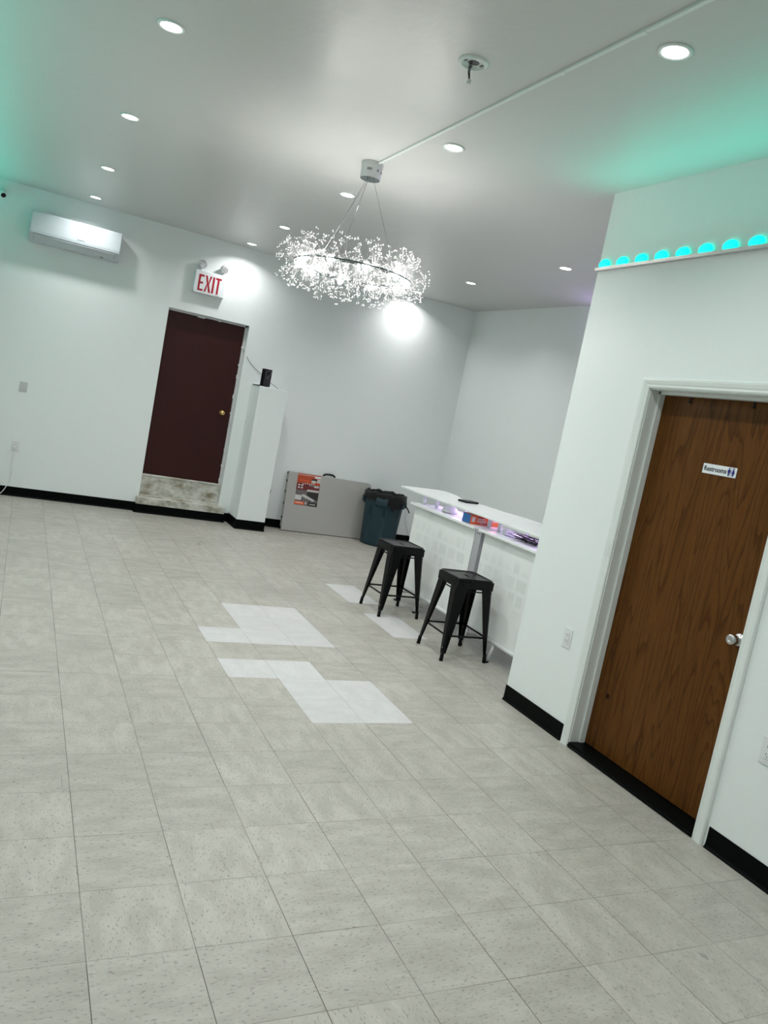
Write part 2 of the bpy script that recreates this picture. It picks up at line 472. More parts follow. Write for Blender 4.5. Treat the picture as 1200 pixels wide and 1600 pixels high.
# exit door
d1 = MB(); d1.box(DX0+.012, DX1-.032, YB+.085, YB+.13, .45, DZ1-.025)
d1 = d1.build('door_1', MAROON, bevel=.003); tag(d1, 'dark maroon flat exit door above a concrete step', None, kind='structure')
b = MB(); b.lathe([(.030, 0), (.030, -.006), (.011, -.010), (.011, -.030), (.022, -.038), (.029, -.050), (.027, -.062), (.012, -.070)], (1.862, YB+.084, 1.325), 24, 'Y')
k = b.build('door_knob', BRASS, d1, local=False); k['label'] = 'round brass knob'
b = MB()
for q in range(9):
    z = .5 + q*.21 + random.uniform(-.05, .05)
    b.box(DX1-.034-random.uniform(.002, .008), DX1-.028, YB+.0735, YB+.0752, z, z+random.uniform(.01, .05))
b.box(DX0+.35, DX0+.44, YB+.0735, YB+.0752, DZ1-.034, DZ1-.02); b.box(DX0+.6, DX0+.63, YB+.0735, YB+.0752, DZ1-.03, DZ1-.02)
k = b.build('paint_chips', TRIM, d1)

# restroom door, casing, jamb, saddle
DXP = 2.79
d2 = MB(); d2.box(DXP, DXP+.035, OY0+.012, OY1-.012, .035, OZ-.014)
d2 = d2.build('door_2', OAK); tag(d2, 'brown wood grain restroom door', None, kind='structure')
b = MB(); ky, kz = .398, .935
b.lathe([(.033, 0), (.033, -.006), (.026, -.012), (.013, -.016), (.013, -.028), (.021, -.034), (.025, -.044), (.0255, -.062), (.023, -.068), (.008, -.069), (.007, -.066)], (DXP, ky, kz), 28, 'X')
b.build('door_knob', CHROME, d2)
b = MB(); b.sphere((DXP, 1.12, .35), .012, 12, 8, (.12, 1, 1.2)); k = b.build('knot_mark', KNOT, d2)
# jamb with stop
b = MB()
for (y0, y1) in ((OY0, OY0+.012), (OY1-.012, OY1)): b.box(XR, XR+.14, y0, y1, 0, OZ)
b.box(XR, XR+.14, OY0, OY1, OZ-.012, OZ)
b.box(DXP-.038, DXP-.002, OY1-.024, OY1-.010, .03, OZ-.01); b.box(DXP-.038, DXP-.002, OY0+.010, OY0+.024, .03, OZ-.01); b.box(DXP-.038, DXP-.002, OY0+.010, OY1-.010, OZ-.026, OZ-.010)
# moulded casing: profile swept round three sides
prof = [(0, .000), (0, .010), (.008, .014), (.018, .012), (.026, .015), (.042, .018), (.052, .017), (.058, .010), (.058, .000)]
path = [(OY1-.006, 0), (OY1-.006, OZ-.006), (OY0+.006, OZ-.006), (OY0+.006, 0)]
outd = [(1, 0), (1, 1), (-1, 1), (-1, 0)]
rings = []
for (py, pz), (dy, dz) in zip(path, outd):
    rings.append([b.bm.verts.new((XR - h, py + dy*u, pz + dz*u)) for u, h in prof])
for A, B in zip(rings, rings[1:]):
    for i in range(len(prof)): b.bm.faces.new((A[i], A[(i+1)%len(prof)], B[(i+1)%len(prof)], B[i]))
b.bm.faces.new(rings[0][::-1]); b.bm.faces.new(rings[-1])
tag(b.build('trim_3', TRIM), kind='structure')
b = MB(); b.box(XR-.010, XR+.14, OY0+.012, OY1-.012, 0, .030); b.cyl((XR-.010, OY0+.012, .012), (XR-.010, OY1-.012, .012), .008, n=10)
tag(b.build('trim_4', BLACKBASE, bevel=.003), kind='structure')

# ------------------------------------------------------------------ lamps
def area(name, parent, loc, size, power, color, rot=None, shape='DISK', size_y=None, spread=PI):
    L = bpy.data.lights.new(name, 'AREA'); L.shape = shape; L.size = size
    if size_y: L.size_y = size_y
    L.energy = power; L.color = color; L.spread = spread
    o = bpy.data.objects.new(name, L); link(o); o.parent = parent; o.location = loc
    if rot: o.rotation_euler = rot
    return o

def make_downlight():
    r = thing('recessed_downlight', 'x', 'ceiling light', (0, 0, 0))
    tilt = math.atan(.0157)
    r.rotation_euler = (tilt, 0, 0)
    b = MB(); b.lathe([(.066, 0), (.067, -.003), (.060, -.008), (.050, -.006), (.050, -.002)], n=36, capb=False, capt=False); b.build('trim_ring', TRIM, r, local=True)
    b = MB(); b.lathe([(.001, -.0055), (.030, -.0055), (.0495, -.0035)], n=32, capt=False); b.build('diffuser', LENSW, r, local=True)
    area('downlight_lamp', r, (0, 0, -.010), .095, DOWN_W, LIGHT_RGB, spread=math.radians(138))
    return r
dl = make_downlight()
LP = [ # x, y, label
 (.045, 1.985, 'lit recessed downlight nearest the camera in the left ceiling row'),
 (.045, 3.634, 'lit recessed downlight second from the near end of the left ceiling row'),
 (.055, 5.357, 'lit recessed downlight third in the left row, above and before the air conditioner'),
 (.065, 6.865, 'lit recessed downlight at the wall end of the left row, just above the air conditioner'),
 (1.689, .442, 'large looking lit recessed downlight right of the white conduit, nearest of the middle row'),
 (1.674, 2.12, 'lit recessed downlight to the right of the chandelier canopy beside the conduit'),
 (1.673, 3.768, 'lit recessed downlight seen between the chandelier canopy and its crystal ring'),
 (1.738, 5.593, 'lit recessed downlight just above the left end of the chandelier'),
 (1.782, 6.997, 'lit recessed downlight above the exit sign at the wall end of the middle row'),
 (4.005, 7.075, 'lit recessed downlight peeping out at the right end of the crystal ring'),
 (3.913, 5.584, 'lit recessed downlight over the bar side, middle of the right row'),
 (3.83, 3.804, 'lit recessed downlight of the right row, nearest the restroom wall corner'),
 (.045, .40, 'lit recessed downlight added to the left row above the camera, out of the picture'),  # from here on: unseen fittings, added for the light they give the room
 (.045, -1.3, 'lit recessed downlight added to the left row behind the camera, out of the picture'),
 (1.69, -1.25, 'lit recessed downlight added to the middle row behind the camera, out of the picture'),
 (.9, -3.4, 'lit recessed downlight added near the front wall, out of the picture'),
]
for i, (x, y, lab) in enumerate(LP):
    o = dl if i == 0 else copy_tree(dl)
    o.location = (x, y, ceil_z(y))
    if y > 6.5:          # the fittings close to the end wall burn weaker
        for c in o.children:
            if c.type == 'LIGHT': c.data = c.data.copy(); c.data.energy = DOWN_W*.62
    o['label'] = lab; o['group'] = 'recessed ceiling downlights'

# bare ceiling socket with dangling wires
bx, by = 1.207, 1.14; bz = ceil_z(by)
r = thing('open_light_housing', 'empty round ceiling light housing with a dangling wire connector', 'ceiling fixture', (bx, by, bz))
b = MB(); b.lathe([(.068, 0), (.068, -.004), (.060, -.011), (.052, -.011), (.052, -.004), (.026, -.004), (.026, -.001)], (bx, by, bz), 40, capb=False, capt=False); b.build('housing_ring', TRIM, r)
b = MB(); b.lathe([(.0265, -.0015), (.001, -.0012)], (bx, by, bz), 24, capb=False); b.build('cable_hole', DARK, r)
b = MB()
for sx, sy in ((-.040, .0), (.038, -.004), (.008, .038)): b.box(bx+sx-.005, bx+sx+.005, by+sy-.009, by+sy+.009, bz-.0060, bz-.0045)
b.build('slots', DARK, r)
b = MB()
for k_ in range(3):
    o_ = (k_-1)*.004
    b.tube([(bx-.012+o_, by, bz-.002), (bx-.016+o_*1.3, by-.003, bz-.02), (bx-.012+o_, by+.004, bz-.045), (bx-.006+o_*.5, by, bz-.075)], .0016, 6)
b.build('wires', BLK, r)
b = MB(); b.box(bx-.013, bx+.002, by-.005, by+.005, bz-.094, bz-.074); b.build('connector', TRIM, r, bevel=.001)

# surface conduit on the ceiling
r = thing('ceiling_conduit', 'thin white surface raceway running along the ceiling to the chandelier', 'conduit', (1.508, 1.0, ceil_z(1.0)))
b = MB(); b.hull8([(1.499, -4.8, ceil_z(-4.8)-.012), (1.517, -4.8, ceil_z(-4.8)-.012), (1.517, 2.82, ceil_z(2.82)-.012), (1.499, 2.82, ceil_z(2.82)-.012),
                   (1.499, -4.8, ceil_z(-4.8)), (1.517, -4.8, ceil_z(-4.8)), (1.517, 2.82, ceil_z(2.82)), (1.499, 2.82, ceil_z(2.82))])
b.build('raceway', TRIM, r, bevel=.002)
for y in (1.83, .90, .42, -1.2, -3.0):
    b = MB(); b.box(1.497, 1.519, y-.018, y+.018, ceil_z(y)-.014, ceil_z(y)); b.build('coupling', TRIM, r, bevel=.002)

# ------------------------------------------------------------------ chandelier
CX, CY = 1.49, 2.87; CZ = ceil_z(CY); RZ = 2.532; RR = .365
ch = thing('crystal_chandelier', 'lit ring chandelier with sprays of clear crystal beads', 'chandelier', (CX, CY, CZ))
b = MB(); b.lathe([(.070, 0), (.071, -.004), (.071, -.030), (.068, -.032), (.067, -.100), (.065, -.103)], (CX, CY, CZ), 40, capt=False, capb=False)
can = b.build('canopy', CANW, ch)
b = MB(); b.lathe([(.065, -.102), (.001, -.102)], (CX, CY, CZ), 40, capb=False); k = b.build('canopy_base', MIRR, ch)
b = MB()
for a0, marks in ((-2.35, 5), (-1.35, 2), (-.75, 3)):
    for q in range(marks):
        a = a0 + q*.10; p = Vector((CX+.0676*math.cos(a), CY+.0676*math.sin(a), CZ-.055))
        m = Matrix.Translation(p) @ Matrix.Rotation(a, 4, 'Z')
        b.box(-.0005, .0008, -.0018, .0018, -.008, .008, m)
b.build('printed_marks', INK, can)
wires = []
for a in (1.6, 3.75, 5.15):
    b = MB(); b.cyl((CX+.03*math.cos(a), CY+.03*math.sin(a), CZ-.102), (CX+RR*math.cos(a)*.97, CY+RR*math.sin(a)*.97, RZ+.02), .0012, n=6); b.build('suspension_wire', MIRR, ch)
b = MB(); a = 3.75
b.tube([(CX, CY, CZ-.102), (CX-.045, CY-.035, CZ-.17), (CX+.6*RR*math.cos(a), CY+.6*RR*math.sin(a), RZ+.26), (CX+RR*math.cos(a), CY+RR*math.sin(a), RZ+.03)], .0014, 6); b.build('power_cord', CANW, ch)
# double ring
b = MB(); n = 64
for (zr, rr_, dr) in ((.0, RR-.028, .006), (.0, RR+.028, .006)):
    pts = []
    for i in range(n):
        pts.append(i)
    ringv = []
    for i in range(n):
        t_ = 2*PI*i/n; d = Vector((math.cos(t_), math.sin(t_), 0)); c = Vector((CX, CY, RZ+zr)) + d*rr_
        ringv.append([b.bm.verts.new(c + d*(dr*math.cos(k*PI/4)) + Vector((0, 0, dr*math.sin(k*PI/4)))) for k in range(8)])
    for i in range(n):
        A, B = ringv[i], ringv[(i+1)%n]
        for k in range(8):
            f = b.bm.faces.new((A[k], A[(k+1)%8], B[(k+1)%8], B[k])); f.smooth = True
for i in range(20):
    t_ = 2*PI*i/20; d = Vector((math.cos(t_), math.sin(t_), 0)); c = Vector((CX, CY, RZ))
    b.cyl(c + d*(RR-.03), c + d*(RR+.03), .004, n=6)
b.build('ring_frame', MIRR, ch)
for i in range(10):
    t_ = 2*PI*(i+.25)/10; c = (CX+RR*math.cos(t_), CY+RR*math.sin(t_), RZ)
    b = MB(); b.sphere((c[0], c[1], c[2]), .023, 16, 10); b.cyl((c[0], c[1], c[2]-.03), (c[0], c[1], c[2]-.018), .012, n=10)
    b.build('bulb', BULBM, ch)
# crystal sprays
def bead_cluster(b, c, d):
    a = d.orthogonal().normalized(); e = d.cross(a)
    k = random.choice((2, 3))
    ph = random.uniform(0, 6.28)
    for i in range(k):
        t_ = ph + 2*PI*i/k
        q = c + .0090*(math.cos(t_)*a + math.sin(t_)*e) + d*random.uniform(-.002, .004)
        dd = (d + .8*(math.cos(t_)*a + math.sin(t_)*e)).normalized()
        s1 = dd.orthogonal().normalized(); s2 = dd.cross(s1); R = .0050; H = .0060
        T0 = b.bm.verts.new(q + dd*H); B0 = b.bm.verts.new(q - dd*H)
        eq = [b.bm.verts.new(q + R*(math.cos(j*PI/2)*s1 + math.sin(j*PI/2)*s2)) for j in range(4)]
        for j in range(4):
            b.bm.faces.new((T0, eq[j], eq[(j+1)%4])); b.bm.faces.new((B0, eq[(j+1)%4], eq[j]))
tips = []; stems = MB()
NS = 860
for i in range(NS):
    hub = random.randrange(40)
    t_ = 2*PI*(hub+random.uniform(-.30, .30))/40
    rad = Vector((math.cos(t_), math.sin(t_), 0)); tan = Vector((-math.sin(t_), math.cos(t_), 0))
    ph = random.uniform(0, 2*PI)
    L = random.choice((random.uniform(.118, .155), random.uniform(.10, .152), random.uniform(.07, .13)))
    if math.cos(ph) < -.5: L *= .8
    d = (rad*math.cos(ph) + Vector((0, 0, 1))*math.sin(ph)*1.12 + tan*random.gauss(0, .28))
    base = Vector((CX, CY, RZ)) + rad*RR
    tip = base + d*L
    bend = Vector((0, 0, random.uniform(-.012, .004)))
    mid = base + d*L*.55 - bend
    stems.cyl(base, mid, .0005, n=3, cap=False); stems.cyl(mid, tip, .0005, n=3, cap=False)
    tips.append((tip, d.normalized()))
o = stems.build('spray_stems', STEM, ch); o['kind'] = 'stuff'
tips.sort(key=lambda q: (q[0]-CAM).length)
proto_me = []
for v in range(6):
    b = MB(); bead_cluster(b, Vector((0, 0, 0)), Vector((0, 0, 1)))
    me = bpy.data.meshes.new('crystal_bead'); bmesh.ops.recalc_face_normals(b.bm, faces=b.bm.faces); b.bm.to_mesh(me); b.bm.free(); me.materials.append(CRYSTAL); proto_me.append(me)
for i, (p, d) in enumerate(tips[:100]):
    o = bpy.data.objects.new('crystal_bead', proto_me[i % 6]); link(o); o.parent = ch
    o.location = p - wloc(ch); o.rotation_euler = d.to_track_quat('Z', 'Y').to_euler()
b = MB()
for p, d in tips[100:]: bead_cluster(b, p, d)
o = b.build('crystal_bead_sprays', CRYSTAL, ch); o['kind'] = 'stuff'

# ------------------------------------------------------------------ teal light bars
def light_bar(x, y0, y1, side, label, z=2.765):
    # side = +1: wall surface faces -X (restroom wall), -1: faces +X
    r = thing('led_light_bar', label, 'light bar', (x, (y0+y1)/2, z))
    n_ = -side
    b = MB()
    prof = [(0, -.010), (.030, -.010), (.034, .006), (.031, .006), (.028, -.006), (0, -.006)]
    A = [b.bm.verts.new((x+n_*u, y0, z+v)) for u, v in prof]; B = [b.bm.verts.new((x+n_*u, y1, z+v)) for u, v in prof]
    k = len(prof)
    for i in range(k): b.bm.faces.new((A[i], A[(i+1)%k], B[(i+1)%k], B[i]))
    b.bm.faces.new(A[::-1]); b.bm.faces.new(B)
    b.build('channel', ALU, r)
    y = y1 - .055
    cnt = 0
    while y > y0 + .03 and cnt < 60:
        b = MB(); b.sphere((x+n_*.0135, y, z+.028), .05, 20, 12, (.25, .93, .62)); b.build('led_glow_spot', TEALM, r)  # glowing dome, enlarged to stand in for the led's light spot on the wall
        y -= .1545; cnt += 1
    ln = y1 - y0
    L = area('teal_lamp', r, (n_*.036, 0, .045), .05, TEAL_W*ln/4*(1 if side > 0 else 1.9), (0.0, 1.0, .74), (0, PI + n_*.55, 0), 'RECTANGLE', ln-.05, spread=math.radians(110))
    return r
light_bar(XR, -1.2, 1.885, 1, 'aluminium strip of glowing teal leds high on the restroom wall')
light_bar(XL, -1.6, 7.25, -1, 'aluminium strip of glowing teal leds on the left wall, out of the picture')
# lavender strip hidden round the corner
r = thing('led_strip', 'lavender led strip on the alcove wall behind the restroom corner, out of the picture', 'light strip', (XF, 3.4, 2.95))
b = MB(); b.box(XF-.02, XF, 2.0, 4.75, 2.94, 2.955); b.build('channel', ALU, r)
b = MB(); b.box(XF-.016, XF-.004, 2.0, 4.75, 2.955, 2.958); b.build('led_tape', LAVM, r)
area('lavender_lamp', r, (-.03, -.02, .03), .03, LAV_W, (.62, .42, 1.0), (0, PI-.45, 0), 'RECTANGLE', 2.6)

# ------------------------------------------------------------------ wall items
# split air conditioner
AX0, AX1 = -.508, .405
r = thing('air_conditioner', 'white split air conditioner high on the exit wall', 'air conditioner', ((AX0+AX1)/2, YB, 2.75))
prof = [(YB, 3.060), (YB-.17, 3.060), (YB-.188, 3.054), (YB-.196, 3.040), (YB-.206, 2.86), (YB-.203, 2.835), (YB-.190, 2.82), (YB-.10, 2.762), (YB, 2.752)]
b = MB(); b.prism(prof, 'X', AX0, AX1); b.build('body', ACPL, r, bevel=.014, seg=4)
# vane on the slanted underside
p0 = Vector((0, YB-.197, 2.824)); p1 = Vector((0, YB-.112, 2.7695)); n_ = Vector((0, -(2.824-2.7695), -.085)).normalized()
def slab(b, x0, x1, u0, u1, h):
    a = p0 + (p1-p0)*u0; c = p0 + (p1-p0)*u1
    q = []
    for off in (0, h):
        for X, P in ((x0, a), (x1, a), (x1, c), (x0, c)):
            q.append(Vector((X, P.y, P.z)) + n_*off)
    b.hull8(q)
b = MB(); slab(b, AX0+.045, AX1-.05, -.02, 1.0, .0015); b.build('vane_gap', GREYMARK, r)
b = MB(); slab(b, AX0+.049, AX1-.054, .02, .94, .006); b.build('vane', ACPL, r)
b = MB(); b.box(.215, .245, YB-.125, YB-.105, 2.755, 2.765); b.build('sensor', GREYMARK, r)
# brand mark: small dot and tiny lettering
b = MB(); b.lathe([(.0075, -.2085), (.0075, -.2065)], (-.03, YB, 2.872), 16, 'Y'); b.build('logo_dot', GREYMARK, r)
add_text('GREE', .016, 'logo_lettering', GREYMARK, r, Matrix.Translation((-.017, YB-.2075, 2.866)) @ Matrix.Rotation(PI/2, 4, 'X'), .0003, .052)

# exit sign with two emergency lamps
ex0, ex1, ez0, ez1 = 1.258, 1.617, 2.655, 2.912
r = thing('exit_sign', 'white exit sign with red letters and two round lamp heads above the maroon door', 'exit sign', ((ex0+ex1)/2, YB, ez0))
b = MB(); b.box(ex0, ex1, YB-.062, YB, ez0, ez1); b.build('housing', SIGNWHITE, r, bevel=.006)
b = MB(); b.box(ex0-.004, ex1+.004, YB-.058, YB-.006, ez0-.006, ez0+.003); b.build('bottom_lip', SWITCH, r)
yy = YB-.0625
def letter(polys, name):
    b = MB()
    for p in polys: b.prism(p, 'Y', yy-.0012, yy)
    b.build(name, RED, r)
H0, H1 = ez0+.026, ez1-.045; SW = .020
def rect(x0, x1, z0, z1): return [(x0, z0), (x1, z0), (x1, z1), (x0, z1)]
x = ex0+.045; hm = (H0+H1)/2
letter([rect(x, x+.022, H0, H1), rect(x+.022, x+.062, H1-.022, H1), rect(x+.022, x+.055, hm-.011, hm+.011), rect(x+.022, x+.062, H0, H0+.022)], 'letter_e')
x += .074; Wx = .078; d = .024
cx0 = x+Wx/2
letter([[(x, H1), (x+d, H1), (cx0+.004, hm+.012), (x+Wx-d+.002, H1), (x+Wx, H1), (cx0+.013, hm), (x+Wx, H0), (x+Wx-d, H0), (cx0-.004, hm-.012), (x+d-.002, H0), (x, H0), (cx0-.013, hm)]], 'letter_x')
x += .089; letter([rect(x, x+.023, H0, H1)], 'letter_i')
x += .033; letter([rect(x, x+.068, H1-.022, H1), rect(x+.0225, x+.0455, H0, H1-.022)], 'letter_t')
b = MB()
for q in range(6): b.box(x+.012+q*.008, x+.017+q*.008, yy-.0008, yy, ez0+.010, ez0+.015)
b.build('small_print', GREYMARK, r)
b = MB(); b.cyl((ex0-.006, YB-.05, ez0+.01), (ex0+.002, YB-.05, ez0+.01), .005, n=8); b.build('screw', DARK, r)
for hx in (1.318, 1.573):
    b = MB(); b.cyl((hx, YB-.035, ez1-.004), (hx, YB-.035, ez1+.022), .016, n=14); nk = None
    b.lathe([(.020, .0), (.042, -.020), (.049, -.045), (.049, -.052)], (hx, YB-.018, ez1+.068), 28, 'Y', capt=False)
    hd = b.build('lamp_head', SIGNWHITE, r)
    b = MB(); b.lathe([(.0465, -.0700), (.030, -.0745), (.001, -.076)], (hx, YB, ez1+.068), 28, 'Y', capb=False, capt=False); b.build('lens', LENSG, hd)

# security camera at the left
r = thing('security_camera', 'small white dome security camera at the top of the exit wall', 'security camera', (-.80, YB, 3.17))
b = MB(); b.cyl((-.82, YB, 3.19), (-.82, YB-.012, 3.19), .05, n=24); b.cyl((-.82, YB-.01, 3.19), (-.805, YB-.07, 3.165), .018, n=14); b.build('mount', TRIM, r)
dv = Vector((.25, -.85, -.45)).normalized(); c0 = Vector((-.81, YB-.05, 3.17))
b = MB(); b.cyl(c0, c0+dv*.085, .036, n=28); b.cyl(c0+dv*.085, c0+dv*.09, .036, .030, n=28); b.build('housing', TRIM, r)
b = MB(); b.cyl(c0+dv*.088, c0+dv*.093, .026, .022, n=24); b.build('lens', BLK, r)

def wall_plate(name, label, cat, c, axis, w_, h_, mat, kind='blank', group=None):
    # axis: 'Y' plate on exit wall facing -Y ; 'X' plate facing -X
    r = thing(name, label, cat, c, group)
    def B(b, u0, u1, d0, d1, z0, z1):
        if axis == 'Y': b.box(c[0]+u0, c[0]+u1, c[1]-d1, c[1]-d0, c[2]+z0, c[2]+z1)
        else: b.box(c[0]-d1, c[0]-d0, c[1]-u1, c[1]-u0, c[2]+z0, c[2]+z1)
    b = MB(); B(b, -w_/2, w_/2, 0, .005, -h_/2, h_/2); b.build('plate', mat, r, bevel=.002)
    if kind == 'outlet' or kind == 'double':
        for us in ((0,) if kind == 'outlet' else (-.023, .023)):
            b = MB(); B(b, us-.0165, us+.0165, .005, .0075, -.034, .034); rc = b.build('receptacle', WHITEPL, r, bevel=.001)
            b = MB()
            for zc in (-.017, .017):
                B(b, us-.0075, us-.005, .0075, .0079, zc-.001, zc+.008); B(b, us+.005, us+.0075, .0075, .0079, zc-.001, zc+.006)
                B(b, us-.002, us+.002, .0075, .0079, zc-.009, zc-.005)
            b.build('slots', DARK, rc)
        b = MB()
        for zc in (-.048, .048):
            for us in ((0,) if kind == 'outlet' else (-.023, .023)): B(b, us-.002, us+.002, .005, .0056, zc-.002, zc+.002)
        b.build('screws', SWITCH, r)
    elif kind == 'toggle':
        b = MB(); B(b, -.005, .005, .005, .014, -.010, .012); b.build('toggle', mat, r)
    return r
wall_plate('blank_wall_plate', 'plain grey-white blank plate on the exit wall left of the maroon door', 'wall plate', (-.353, YB, 1.218), 'Y', .078, .108, SWITCH)
wall_plate('wall_outlet', 'white outlet with a cord plugged in, low on the exit wall below the blank plate', 'outlet', (-.346, YB, .559), 'Y', .078, .115, WHITEPL, 'outlet')
wall_plate('wall_outlet', 'white outlet low on the restroom wall left of the brown door', 'outlet', (XR, 1.431, .577), 'X', .072, .116, WHITEPL, 'outlet')
wall_plate('wall_outlet', 'wide white outlet at the right picture edge beyond the brown door', 'outlet', (XR, .030, .552), 'X', .118, .118, WHITEPL, 'double')
wall_plate('light_switch', 'white plate on the left side of the white pillar', 'switch', (PX0, 7.225, 1.31), 'X', .07, .115, WHITEPL, 'toggle')
wall_plate('wall_outlet', 'white outlet on the exit wall partly behind the trash bin', 'outlet', (4.56, YB, .54), 'Y', .07, .115, WHITEPL, 'outlet')

def smooth_path(p, k=6):
    p = [Vector(q) for q in p]; out = []
    P = [p[0]] + p + [p[-1]]
    for i in range(1, len(P)-2):
        for j in range(k):
            u = j/k; a, b_, c, d = P[i-1], P[i], P[i+1], P[i+2]
            out.append(.5*((2*b_) + (c-a)*u + (2*a-5*b_+4*c-d)*u*u + (3*b_-a-3*c+d)*u**3))
    out.append(p[-1]); return out
# power cord at left
r = thing('power_cord', 'thin white cord hanging from the outlet at the left edge', 'cord', (-.352, YB-.02, .54))
b = MB(); b.box(-.362, -.342, YB-.034, YB-.008, .53, .555); b.build('plug', WHITEPL, r, bevel=.003)
b = MB(); b.tube(smooth_path([(-.352, YB-.028, .535), (-.350, YB-.03, .47), (-.357, YB-.03, .36), (-.350, YB-.03, .25), (-.370, YB-.03, .14), (-.43, YB-.10, .035), (-.52, YB-.17, .006), (-.80, YB-.2, .005)]), .0038, 8); b.build('cable', WHITEPL, r)
b = MB(); b.tube(smooth_path([(4.563, YB-.012, .53), (4.60, YB-.02, .45), (4.612, YB-.015, .33), (4.66, YB-.012, .22), (4.75, YB-.03, .05), (4.8, YB-.03, .005)]), .003, 6)
tag(b.build('power_cord', WHITEPL), 'thin white cord running down the wall right of the trash bin', 'cord')
# dark wire loop on right of the pillar
b = MB(); b.tube(smooth_path([(PX1+.004, 7.10, .63), (PX1+.055, 7.16, .55), (PX1+.095, 7.2, .47), (PX1+.06, 7.16, .40), (PX1+.012, 7.1, .34), (PX1+.004, 7.08, .44), (PX1+.004, 7.08, .5)]), .0028, 6)
tag(b.build('loose_wire', BLK), 'thin dark wire loop sticking out from the right side of the pillar', 'wire')

# device, its tray and cable on the pillar top
r = thing('door_alarm_unit', 'upright black box unit standing on top of the white pillar', 'electronic device', (2.205, 7.0, PZ))
m = Matrix.Translation((2.215, 6.985, PZ+.004)) @ Matrix.Rotation(math.radians(14), 4, 'Z')
b = MB(); b.box(-.050, .050, -.035, .035, 0, .205, m); b.build('case', BLK, r, bevel=.004)
b = MB()
for q in ((-.030, .034, .182, .185), (-.030, .034, .095, .098), (-.030, -.027, .095, .185), (.031, .034, .125, .185), (-.006, .018, .140, .142), (-.008, -.005, .100, .125), (.016, .019, .100, .125), (-.006, .018, .124, .127)):
    b.box(q[0], q[1], -.0362, -.0350, q[2], q[3], m)
b.build('face_plate_outline', GREYMARK, r)
b = MB(); b.box(-.046, .042, -.0358, -.035, .005, .085, m); b.build('lower_panel', INK, r)
b = MB(); b.box(2.135, 2.235, 6.925, 7.25, PZ, PZ+.010); tag(b.build('black_tray', BLK, bevel=.002), 'flat black bar lying on the left edge of the pillar top', 'tray')
b = MB(); b.tube(smooth_path([(DX1-.01, YB+.07, 2.13), (DX1+.03, YB-.003, 2.05), (2.10, YB-.006, 1.975), (2.20, YB-.008, 1.905), (2.27, YB-.008, 1.87), (2.36, YB-.008, 1.81), (2.45, YB-.01, 1.765), (2.50, YB-.006, 1.735)]), .0024, 6)
tag(b.build('signal_wire', BLK), 'thin grey wire running down from the maroon door past the black unit', 'wire')

# restroom sign
sy0, sy1, sz0, sz1 = .638, .844, 1.672, 1.722
r = thing('restroom_sign', 'small white Restrooms sign with two blue figures on the brown door', 'sign', (DXP, (sy0+sy1)/2, sz0))
b = MB(); b.box(DXP-.003, DXP, sy0, sy1, sz0, sz1); b.build('plate', SIGNWHITE, r, bevel=.001)
mtx = Matrix.Translation((DXP-.0034, sy1-.008, sz0+.0145)) @ Matrix.Rotation(-PI/2, 4, 'Z') @ Matrix.Rotation(PI/2, 4, 'X')
add_text('Restrooms', .0345, 'lettering', INK, r, mtx, .0007, .138)
def figure(yc, name):
    b = MB(); X0, X1 = DXP-.0042, DXP-.003
    b.cyl((X0, yc, sz0+.0425), (X1, yc, sz0+.0425), .0042, n=14)
    for u0, u1, z0, z1 in ((-.0055, .0055, .022, .037), (-.0085, -.0062, .021, .036), (.0062, .0085, .021, .036), (-.0050, -.0008, .006, .023), (.0008, .0050, .006, .023)):
        b.box(X0, X1, yc+u0, yc+u1, sz0+z0, sz0+z1)
    b.build(name, NAVY, r)
figure(sy0+.043, 'man_figure')
b = MB(); yc = sy0+.018; X0, X1 = DXP-.0042, DXP-.003
b.cyl((X0, yc, sz0+.0425), (X1, yc, sz0+.0425), .0042, n=14)
b.prism([(yc-.0045, sz0+.037), (yc+.0045, sz0+.037), (yc+.009, sz0+.018), (yc-.009, sz0+.018)], 'X', X0, X1)
for u0, u1 in ((-.0045, -.0008), (.0008, .0045)): b.box(X0, X1, yc+u0, yc+u1, sz0+.006, sz0+.019)
b.build('woman_figure', NAVY, r)
b = MB(); b.box(X0, X1, sy0+.0300, sy0+.0308, sz0+.006, sz0+.046); b.build('divider', NAVY, r)
for y, lab in ((1.03, 'small black over-door hook at the top left of the brown door'), (.632, 'small black over-door hook at the top right of the brown door')):
    b = MB(); b.box(DXP-.003, DXP-.001, y-.006, y+.006, OZ-.052, OZ-.018); b.box(DXP-.011, DXP-.001, y-.007, y+.007, OZ-.058, OZ-.050)
    tag(b.build('door_hook', BLK, bevel=.001), lab, 'hook', 'over-door hooks')

# ------------------------------------------------------------------ folding table
tx0, tx1 = 2.80, 3.975; tb, lean = 7.168, math.atan(.082/.75)
r = thing('folding_table', 'grey folded plastic table leaning against the exit wall', 'folding table', ((tx0+tx1)/2, 7.2, 0))
m = Matrix.Translation((tx0, tb, 0.004)) @ Matrix.Rotation(-lean, 4, 'X')
W, Hh = tx1-tx0, .757
def rrect(w0, w1, h0, h1, rd, corners):
    pts = []
    for (cx, cz, a0), on in zip(((w1-rd, h0+rd, -90), (w1-rd, h1-rd, 0), (w0+rd, h1-rd, 90), (w0+rd, h0+rd, 180)), corners):
        ex = {-90: (w1, h0), 0: (w1, h1), 90: (w0, h1), 180: (w0, h0)}[a0]
        if not on: pts.append(ex); continue
        for q in range(7):
            a = math.radians(a0 + q*15); pts.append((cx+rd*math.cos(a), cz+rd*math.sin(a)))
    return pts
